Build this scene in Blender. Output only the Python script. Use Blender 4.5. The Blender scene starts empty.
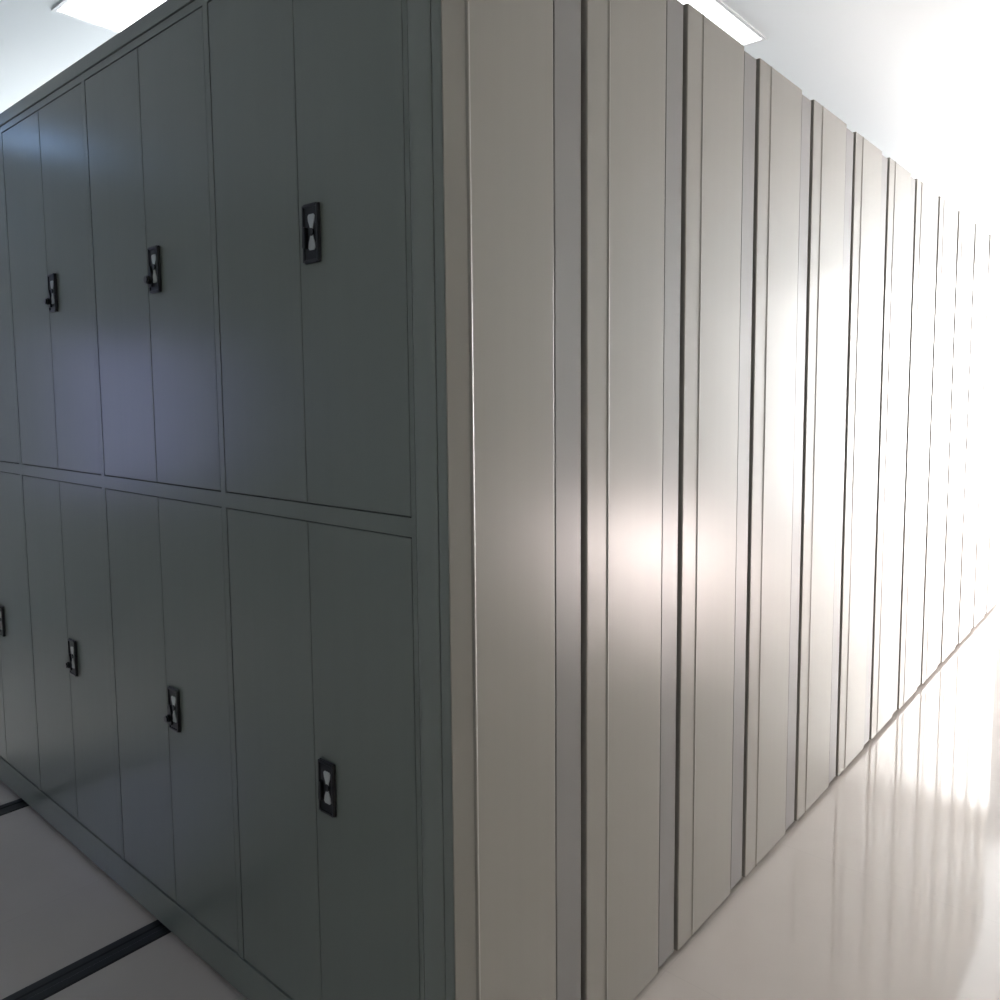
import bpy, bmesh, math, random
from mathutils import Vector, Matrix
C = bpy.context.scene.collection
sc = bpy.context.scene
try:
    sc.view_settings.view_transform = 'Standard'
    sc.view_settings.look = 'None'
except Exception as e:
    print(e)

# ---------------------------------------------------------------- materials
def mat(name, col, rough=.5, metal=0.0, spec=.5, emit=None, estr=0):
    m = bpy.data.materials.new(name); m.use_nodes = True
    b = m.node_tree.nodes['Principled BSDF']
    b.inputs['Base Color'].default_value = (*col, 1)
    b.inputs['Roughness'].default_value = rough
    b.inputs['Metallic'].default_value = metal
    b.inputs['Specular IOR Level'].default_value = spec
    if emit:
        b.inputs['Emission Color'].default_value = (*emit, 1)
        b.inputs['Emission Strength'].default_value = estr
    return m

def paint(name, c, rough, spec=.5, var=.03):
    m = mat(name, c, rough, 0, spec)
    nt = m.node_tree; b = nt.nodes['Principled BSDF']
    tc = nt.nodes.new('ShaderNodeTexCoord'); mp = nt.nodes.new('ShaderNodeMapping')
    mp.inputs['Scale'].default_value = (30, 30, .25)
    n = nt.nodes.new('ShaderNodeTexNoise'); n.inputs['Scale'].default_value = 1.0; n.inputs['Detail'].default_value = 3
    r = nt.nodes.new('ShaderNodeMix'); r.data_type = 'RGBA'
    r.inputs[6].default_value = (*[v*(1-var) for v in c], 1); r.inputs[7].default_value = (*[v*(1+var) for v in c], 1)
    nt.links.new(tc.outputs['Object'], mp.inputs['Vector']); nt.links.new(mp.outputs[0], n.inputs['Vector'])
    nt.links.new(n.outputs['Fac'], r.inputs[0]); nt.links.new(r.outputs[2], b.inputs['Base Color'])
    return m

M = {}
M['panel'] = paint('beige_enamel', (.298, .286, .250), .30, .40)
M['front'] = paint('shaded_enamel', (.186, .210, .184), .26, .6)  # same paint as the end panels, shade of the front put into the colour
M['post'] = paint('shaded_post_enamel', (.225, .248, .222), .3, .5)  # shaded front tone as well, slightly lighter for the post
M['strip'] = paint('strip_enamel', (.235, .228, .218), .31, .40)
M['dark'] = mat('dark_interior', (.02, .02, .02), .7)
M['body'] = mat('body_steel', (.30, .30, .29), .6)
M['black'] = mat('black_plastic', (.008, .009, .01), .32)
M['chrome'] = mat('grip_steel', (.52, .55, .53), .35, .3)
M['rail'] = mat('black_rail', (.012, .012, .013), .4)
M['wall'] = mat('wall_paint', (.60, .62, .63), .7)
M['frame'] = mat('white_frame', (.85, .86, .87), .4)
M['lamp'] = mat('lamp_diffuser', (.9, .9, .9), .4, emit=(.92, .97, 1), estr=3)
M['glint_fill'] = mat('cool_lamp_diffuser', (.9, .9, .9), .4, emit=(.30, .55, 1), estr=6)  # blue glow for the added glint panel
M['day'] = mat('daylight_glass', (.9, .9, .9), .3, emit=(1, .985, .97), estr=25)
M['highlight_fill'] = mat('added_highlight_glow', (.9, .9, .9), .3, emit=(1, .86, .83), estr=62)  # warm glow, added to put a highlight on the end panels
M['ceiling_fill'] = mat('added_ceiling_glow', (.9, .9, .9), .3, emit=(.91, .965, 1), estr=17)  # fill glow, added to brighten the ceiling
M['cool'] = mat('added_sheen_glow', (.8, .85, .9), .3, emit=(.46, .50, 1), estr=1.5)  # bluish glow, added for a sheen on the doors

def ceiling_mat():
    m = mat('ceiling_plaster', (.78, .80, .82), .6)
    nt = m.node_tree; b = nt.nodes['Principled BSDF']
    n = nt.nodes.new('ShaderNodeTexNoise'); n.inputs['Scale'].default_value = 3
    r = nt.nodes.new('ShaderNodeMix'); r.data_type = 'RGBA'
    r.inputs[6].default_value = (.87, .91, .94, 1); r.inputs[7].default_value = (.89, .93, .95, 1)
    nt.links.new(n.outputs['Fac'], r.inputs[0]); nt.links.new(r.outputs[2], b.inputs['Base Color'])
    return m
M['ceil'] = ceiling_mat()

def floor_mat():
    m = mat('polished_tile', (.6, .55, .51), .05, 0, .9)
    nt = m.node_tree; b = nt.nodes['Principled BSDF']
    tc = nt.nodes.new('ShaderNodeTexCoord')
    br = nt.nodes.new('ShaderNodeTexBrick'); br.offset = 0; br.squash = 1
    br.inputs['Scale'].default_value = 1; br.inputs['Brick Width'].default_value = .8; br.inputs['Row Height'].default_value = .8
    br.inputs['Mortar Size'].default_value = .0012
    br.inputs['Color1'].default_value = (.60, .545, .50, 1); br.inputs['Color2'].default_value = (.61, .555, .51, 1)
    br.inputs['Mortar'].default_value = (.56, .51, .47, 1)
    n = nt.nodes.new('ShaderNodeTexNoise'); n.inputs['Scale'].default_value = 5; n.inputs['Detail'].default_value = 6
    mx = nt.nodes.new('ShaderNodeMix'); mx.data_type = 'RGBA'; mx.blend_type = 'MULTIPLY'; mx.inputs[0].default_value = .1
    nt.links.new(tc.outputs['Object'], br.inputs['Vector']); nt.links.new(tc.outputs['Object'], n.inputs['Vector'])
    nt.links.new(br.outputs['Color'], mx.inputs[6]); nt.links.new(n.outputs['Fac'], mx.inputs[7])
    nt.links.new(mx.outputs[2], b.inputs['Base Color'])
    return m
M['floor'] = floor_mat()

# ---------------------------------------------------------------- helpers
def box(bm, x0, x1, y0, y1, z0, z1, bev=0.0):
    t = bmesh.new()
    bmesh.ops.create_cube(t, size=1)
    for v in t.verts:
        v.co = Vector(((x0+x1)/2 + v.co.x*(x1-x0), (y0+y1)/2 + v.co.y*(y1-y0), (z0+z1)/2 + v.co.z*(z1-z0)))
    if bev: bmesh.ops.bevel(t, geom=t.edges[:], offset=bev, segments=2, affect='EDGES', profile=.5)
    me = bpy.data.meshes.new('t'); t.to_mesh(me); bm.from_mesh(me); bpy.data.meshes.remove(me); t.free()

def prism(bm, pts, a0, a1, axis='z'):
    """extrude a 2D outline; axis z: pts=(x,y); axis y: pts=(x,z)"""
    def P(p, a): return (p[0], p[1], a) if axis == 'z' else (p[0], a, p[1])
    lo = [bm.verts.new(P(p, a0)) for p in pts]; hi = [bm.verts.new(P(p, a1)) for p in pts]
    n = len(pts); fs = [bm.faces.new(lo), bm.faces.new(hi)]
    for i in range(n): fs.append(bm.faces.new((lo[i], lo[(i+1) % n], hi[(i+1) % n], hi[i])))
    bmesh.ops.recalc_face_normals(bm, faces=fs)

def cyl(bm, x, z, y0, y1, r, n=20):
    prism(bm, [(x+r*math.cos(2*math.pi*i/n), z+r*math.sin(2*math.pi*i/n)) for i in range(n)], y0, y1, 'y')

def obj(name, bm, m, parent=None, loc=None):
    me = bpy.data.meshes.new(name); bm.to_mesh(me); bm.free()
    me.materials.append(m)
    o = bpy.data.objects.new(name, me); C.objects.link(o)
    if parent: o.parent = parent
    if loc: o.location = loc
    return o

def thing(name, label, cat, loc, group=None):
    o = bpy.data.objects.new(name, None); C.objects.link(o); o.location = loc
    o.empty_display_size = .1
    o['label'] = label; o['category'] = cat
    if group: o['group'] = group
    return o

def struct(name, m, *boxes):
    bm = bmesh.new()
    for b in boxes: box(bm, *b)
    o = obj(name, bm, m); o['kind'] = 'structure'
    return o

# ---------------------------------------------------------------- dimensions
EYE = 1.555
H = EYE + .972; FIRST = .46; PITCH = .441; NU = 13
NCOL = 4; CP = .683; DW = .662; X0 = -.107
L = -(X0 - CP*NCOL) + .06
CEIL = EYE + 1.48
XL, XR, YB, YF = -4.6, 2.5, -3.4, 8.4

# ---------------------------------------------------------------- room
struct('floor', M['floor'], (XL, XR, YB, YF, -.1, 0))
struct('ceiling', M['ceil'], (XL, XR, YB, YF, CEIL, CEIL+.1))
struct('wall_left', M['wall'], (XL-.1, XL, YB, YF, 0, CEIL))
struct('wall_right', M['wall'], (XR, XR+.1, YB, YF, 0, CEIL))
struct('wall_back', M['wall'], (XL-.1, XR+.1, YB-.1, YB, 0, CEIL))
struct('wall_far', M['wall'], (XL-.1, XR+.1, YF, YF+.1, 0, CEIL))

def window(n, m, axis, a0, a1, z0, z1, at, nx, inward, nm='window'):
    """glazing on a wall; axis x = runs along x at y=at; axis y = runs along y at x=at"""
    fr = bmesh.new(); g = bmesh.new(); w = .05
    def B(bm, p0, p1, q0, q1, t0, t1, bev=0):
        lo, hi = sorted((at+t0*inward, at+t1*inward))
        if axis == 'x': box(bm, p0, p1, lo, hi, q0, q1, bev)
        else: box(bm, lo, hi, p0, p1, q0, q1, bev)
    B(g, a0+w, a1-w, z0+w, z1-w, 0.002, .012)
    for (p0, p1, q0, q1) in ((a0, a1, z0, z0+w), (a0, a1, z1-w, z1), (a0, a0+w, z0+w, z1-w), (a1-w, a1, z0+w, z1-w)):
        B(fr, p0, p1, q0, q1, 0, .04)
    for i in range(1, nx):
        c = a0+(a1-a0)*i/nx
        B(fr, c-.02, c+.02, z0+w, z1-w, 0, .035)
    f = obj('%s_%d' % (nm, n), fr, M['frame']); f['kind'] = 'structure'
    obj('pane', g, m, f)
window(1, M['day'], 'x', .1, 1.75, .05, 2.85, YF, 2, -1)
window(2, M['highlight_fill'], 'y', 4.15, 5.45, .02, .55, XR, 1, -1)  # unseen low glazing, added for the warm highlight on the end panels
window(3, M['cool'], 'y', -2.1, -1.1, .9, 2.0, XL, 2, 1)  # unseen glazing, added for the bluish sheen on the doors
window(4, M['ceiling_fill'], 'y', 1.2, 7.2, 1.7, 2.8, XL, 5, 1)  # unseen high glazing, added as fill light for the ceiling

# ---------------------------------------------------------------- floor rails
for i, (x, lb) in enumerate(((-1.22, 'black steel floor rail running out from under the middle of the doored unit'),
                             (-2.34, 'black steel floor rail at the far left of the doored unit'))):
    bm = bmesh.new()
    prism(bm, [(x-.042, 0), (x-.038, .004), (x-.013, .004), (x-.009, .0015), (x+.009, .0015), (x+.013, .004), (x+.038, .004), (x+.042, 0)], 0, 1, 'y')
    for v in bm.verts: v.co.y = -1.6 if v.co.y < .5 else 7.2
    o = obj('floor_rail', bm, M['rail'])
    o['label'] = lb; o['category'] = 'rail'; o['group'] = 'rails under the shelving units'

# ---------------------------------------------------------------- shelving unit
ORD = ['', 'second', 'third', 'fourth', 'fifth', 'sixth', 'seventh', 'eighth', 'ninth', 'tenth', 'eleventh', 'twelfth', 'thirteenth']
def panel_bm(first=False):
    bm = bmesh.new()
    a = [(-.0095, .0005), (-.0085, -.0005), (-.0065, 0), (-.001, .051)] if first else \
        [(-.03, -.034), (-.0040, -.034), (-.0015, -.0332), (-.0002, -.0315), (0, -.030), (0, .043)]
    e = .306 if first else .298
    o = .003 if first else -.004
    pts = a + [(.001, .0505+o), (.0022, .0525+o), (.0024, .0545+o), (.0012, .0575+o), (0, .059+o),
           (0, e), (-.001, e+.0025), (-.003, e+.0035), (-.03, e+.0035)]
    if first: pts.append((-.03, .0225)); pts.append((-.0095, .0225))
    prism(bm, pts, .018, H)
    return bm
def strip_bm(first=False):
    bm = bmesh.new()
    e = .306 if first else .298; f = .413 if first else .395
    prism(bm, [(-.03, e+.0045), (-.018, e+.0045), (-.018, e+.009), (-.005, e+.0105), (-.0035, e+.012), (-.0035, f-.006), (-.005, f-.0025), (-.008, f), (-.03, f)], .024, H-.009)
    return bm
def unit(y, first=False):
    t = thing('mobile_shelving_unit', 'x', 'shelving unit', (0, y, 0), 'mobile shelving units in the row')
    bm = bmesh.new(); box(bm, -L, -.031, .022, .393, .082, H-.012); obj('body', bm, M['body'], t)
    bm = bmesh.new(); box(bm, -L+.04, -.05, .05, .38, .0045, .0815); obj('base', bm, M['dark'], t)
    obj('end_panel', panel_bm(first), M['panel'], t)
    obj('edge_strip', strip_bm(first), M['strip'], t)
    return t
u0 = unit(0, True)
u0['label'] = 'steel unit in shade-toned paint with two rows of latched double doors, nearest in the row'
u1 = unit(FIRST)
bm = bmesh.new(); box(bm, -L, -.031, -.026, .021, .02, H-.002, .001); obj('side_panel', bm, M['front'], u1)
units = [u0, u1]
for i in range(2, NU):
    r = u1.copy(); C.objects.link(r); r.location.y = FIRST+PITCH*(i-1)
    for ch in list(u1.children):
        c = ch.copy(); C.objects.link(c); c.parent = r
    units.append(r)
for i in range(1, NU):
    units[i]['label'] = 'beige steel shelving unit directly behind the doored one, warm highlight on its end panel' if i == 1 else \
        ('%s shelving unit counting the doored one as first, beige end panel %s' % (ORD[i],
         'in soft light' if i < 5 else 'brightly lit' if i < 9 else 'washed out by glare'))

# front of the first unit: frame, doors with latches
D = EYE-1.44
ZT, ZM1, ZM0, ZB = 2.352+D, 1.209+D, 1.172+D, .118
XLD = X0-CP*NCOL+(CP-DW)
def frame_front():
    bm = bmesh.new(); y0, y1 = 0, .0215
    box(bm, X0+.0005, -.094, y0, y1, .018, ZT+.02)
    for k in range(1, NCOL):
        b = X0-CP*k
        box(bm, b, b+(CP-DW), y0, y1, ZB, ZM0)
        box(bm, b, b+(CP-DW), y0, y1, ZM1, ZT)
    box(bm, -L, XLD, y0, y1, .018, ZT+.02)
    box(bm, XLD, X0+.0005, y0, y1, ZT, ZT+.02)
    box(bm, XLD, X0+.0005, y0, y1, ZM0, ZM1)
    return bm
obj('front_frame', frame_front(), M['front'], u0)
bm = bmesh.new(); box(bm, -.0925, -.035, -.001, .0215, .018, ZT+.02, .0012); box(bm, -.0335, -.0102, 0, .0215, .018, ZT+.02, .001)
obj('corner_post', bm, M['post'], u0)
bm = bmesh.new(); box(bm, -L, -.0102, -.004, .0215, ZT+.0215, H, .0015); obj('top_rail', bm, M['front'], u0)
bm = bmesh.new(); box(bm, XLD, X0-.0015, -.002, .0215, .018, ZB-.002, .0015); obj('plinth', bm, M['front'], u0)

def latch(door, x, z, k):
    W, Hh = .027, .060
    bm = bmesh.new(); box(bm, x-W, x+W, -.006, .0, z-Hh, z+Hh, .003)
    for s in (-1, 1):
        a, b = sorted((x+s*W, x+s*(W-.006))); box(bm, a, b, -.009, -.005, z-Hh+.002, z+Hh-.002, .0015)
        a, b = sorted((z+s*Hh, z+s*(Hh-.007))); box(bm, x-W+.005, x+W-.005, -.009, -.005, a, b, .0015)
    obj('latch_plate', bm, M['black'], door)
    bm = bmesh.new()   # pale hourglass grip
    w = [(-.036, .008), (-.032, .0115), (-.022, .010), (-.010, .0048), (0, .0035), (.010, .0048), (.022, .010), (.032, .0115), (.036, .008)]
    pts = [(x+.004+a, z+h+.002) for h, a in w] + [(x+.004-a, z+h+.002) for h, a in reversed(w)]
    prism(bm, pts, -.0078, -.0058, 'y')
    obj('latch_grip', bm, M['chrome'], door)
    bm = bmesh.new()
    if k == 0:
        cyl(bm, x+.004, z+.002, -.0095, -.0075, .008)
        prism(bm, [(x-.021, z-.028), (x-.012, z-.030), (x-.011, z+.012), (x-.018, z+.014)], -.014, -.0058, 'y')
    else:
        zz = z-.026
        cyl(bm, x+.004, z+.006, -.0095, -.0075, .0075)
        cyl(bm, x-.014, zz, -.020, -.0058, .011); cyl(bm, x-.014, zz, -.024, -.020, .0085)
        prism(bm, [(x-.023, zz-.018), (x-.006, zz-.018), (x-.004, zz+.014), (x-.012, zz+.036), (x-.020, zz+.036), (x-.024, zz+.010)], -.012, -.0058, 'y')
    obj('latch_knob', bm, M['black'], door)

g = .0022
for k in range(NCOL):
    xr = X0-CP*k; xl = xr-DW; xc = (xl+xr)/2
    for (z0, z1, zl) in ((ZM1, ZT, 1.775+D), (ZB, ZM0, .588+D)):
        for side in (0, 1):
            a, b = (xc, xr) if side else (xl, xc)
            bm = bmesh.new(); box(bm, a+g*(.5 if side else 1), b-g*(1 if side else .5), .0006, .020, z0+g, z1-g, .0018)
            d = obj('door', bm, M['front'], u0)
            if side: latch(d, xc+.050, zl, k)

# ---------------------------------------------------------------- ceiling lights
def ceiling_light(x0, x1, y0, y1, label, mt='lamp'):
    t = thing('ceiling_light', label, 'ceiling light', ((x0+x1)/2, (y0+y1)/2, CEIL-.006), 'recessed ceiling panel lights')
    hx, hy = (x1-x0)/2, (y1-y0)/2; f = .014
    bm = bmesh.new()
    box(bm, -hx, hx, -hy, -hy+f, 0, .0058); box(bm, -hx, hx, hy-f, hy, 0, .0058)
    box(bm, -hx, -hx+f, -hy+f, hy-f, 0, .0058); box(bm, hx-f, hx, -hy+f, hy-f, 0, .0058)
    obj('frame', bm, M['frame'], t)
    bm = bmesh.new(); box(bm, -hx+f, hx-f, -hy+f, hy-f, .001, .0058); obj('diffuser', bm, M[mt], t)
ceiling_light(-2.36, -1.16, .27, .54, 'white rectangular panel light in the ceiling above the doored unit')
ceiling_light(-1.02, -.42, 1.75, 2.35, 'bright panel light in the ceiling above the beige end panels')
ceiling_light(-4.25, -3.9, -1.0, -.65, 'added unseen ceiling panel for a blue glint on the doors', 'glint_fill')  # out of view, added only for its blue reflection in the doors

# ---------------------------------------------------------------- world + camera
w = bpy.data.worlds.new('world'); sc.world = w; w.use_nodes = True
w.node_tree.nodes['Background'].inputs[0].default_value = (.7, .8, 1, 1)
w.node_tree.nodes['Background'].inputs[1].default_value = .1

cd = bpy.data.cameras.new('camera'); cam = bpy.data.objects.new('camera', cd); C.objects.link(cam)
F = 797; cd.sensor_width = 36; cd.lens = F/1000*36; cd.shift_y = -.037; cd.clip_start = .02
hd = math.radians(40.9); pt = math.atan(68/F); roll = math.radians(.5)
fwd = Vector((-math.sin(hd)*math.cos(pt), math.cos(hd)*math.cos(pt), -math.sin(pt)))
r = Vector((math.cos(hd), math.sin(hd), 0)); u = r.cross(fwd)
r2 = r*math.cos(roll)-u*math.sin(roll); u2 = u*math.cos(roll)+r*math.sin(roll)
mw = Matrix((r2, u2, -fwd)).transposed().to_4x4(); mw.translation = Vector((1.0, -1.02, EYE))
cam.matrix_world = mw
sc.camera = cam
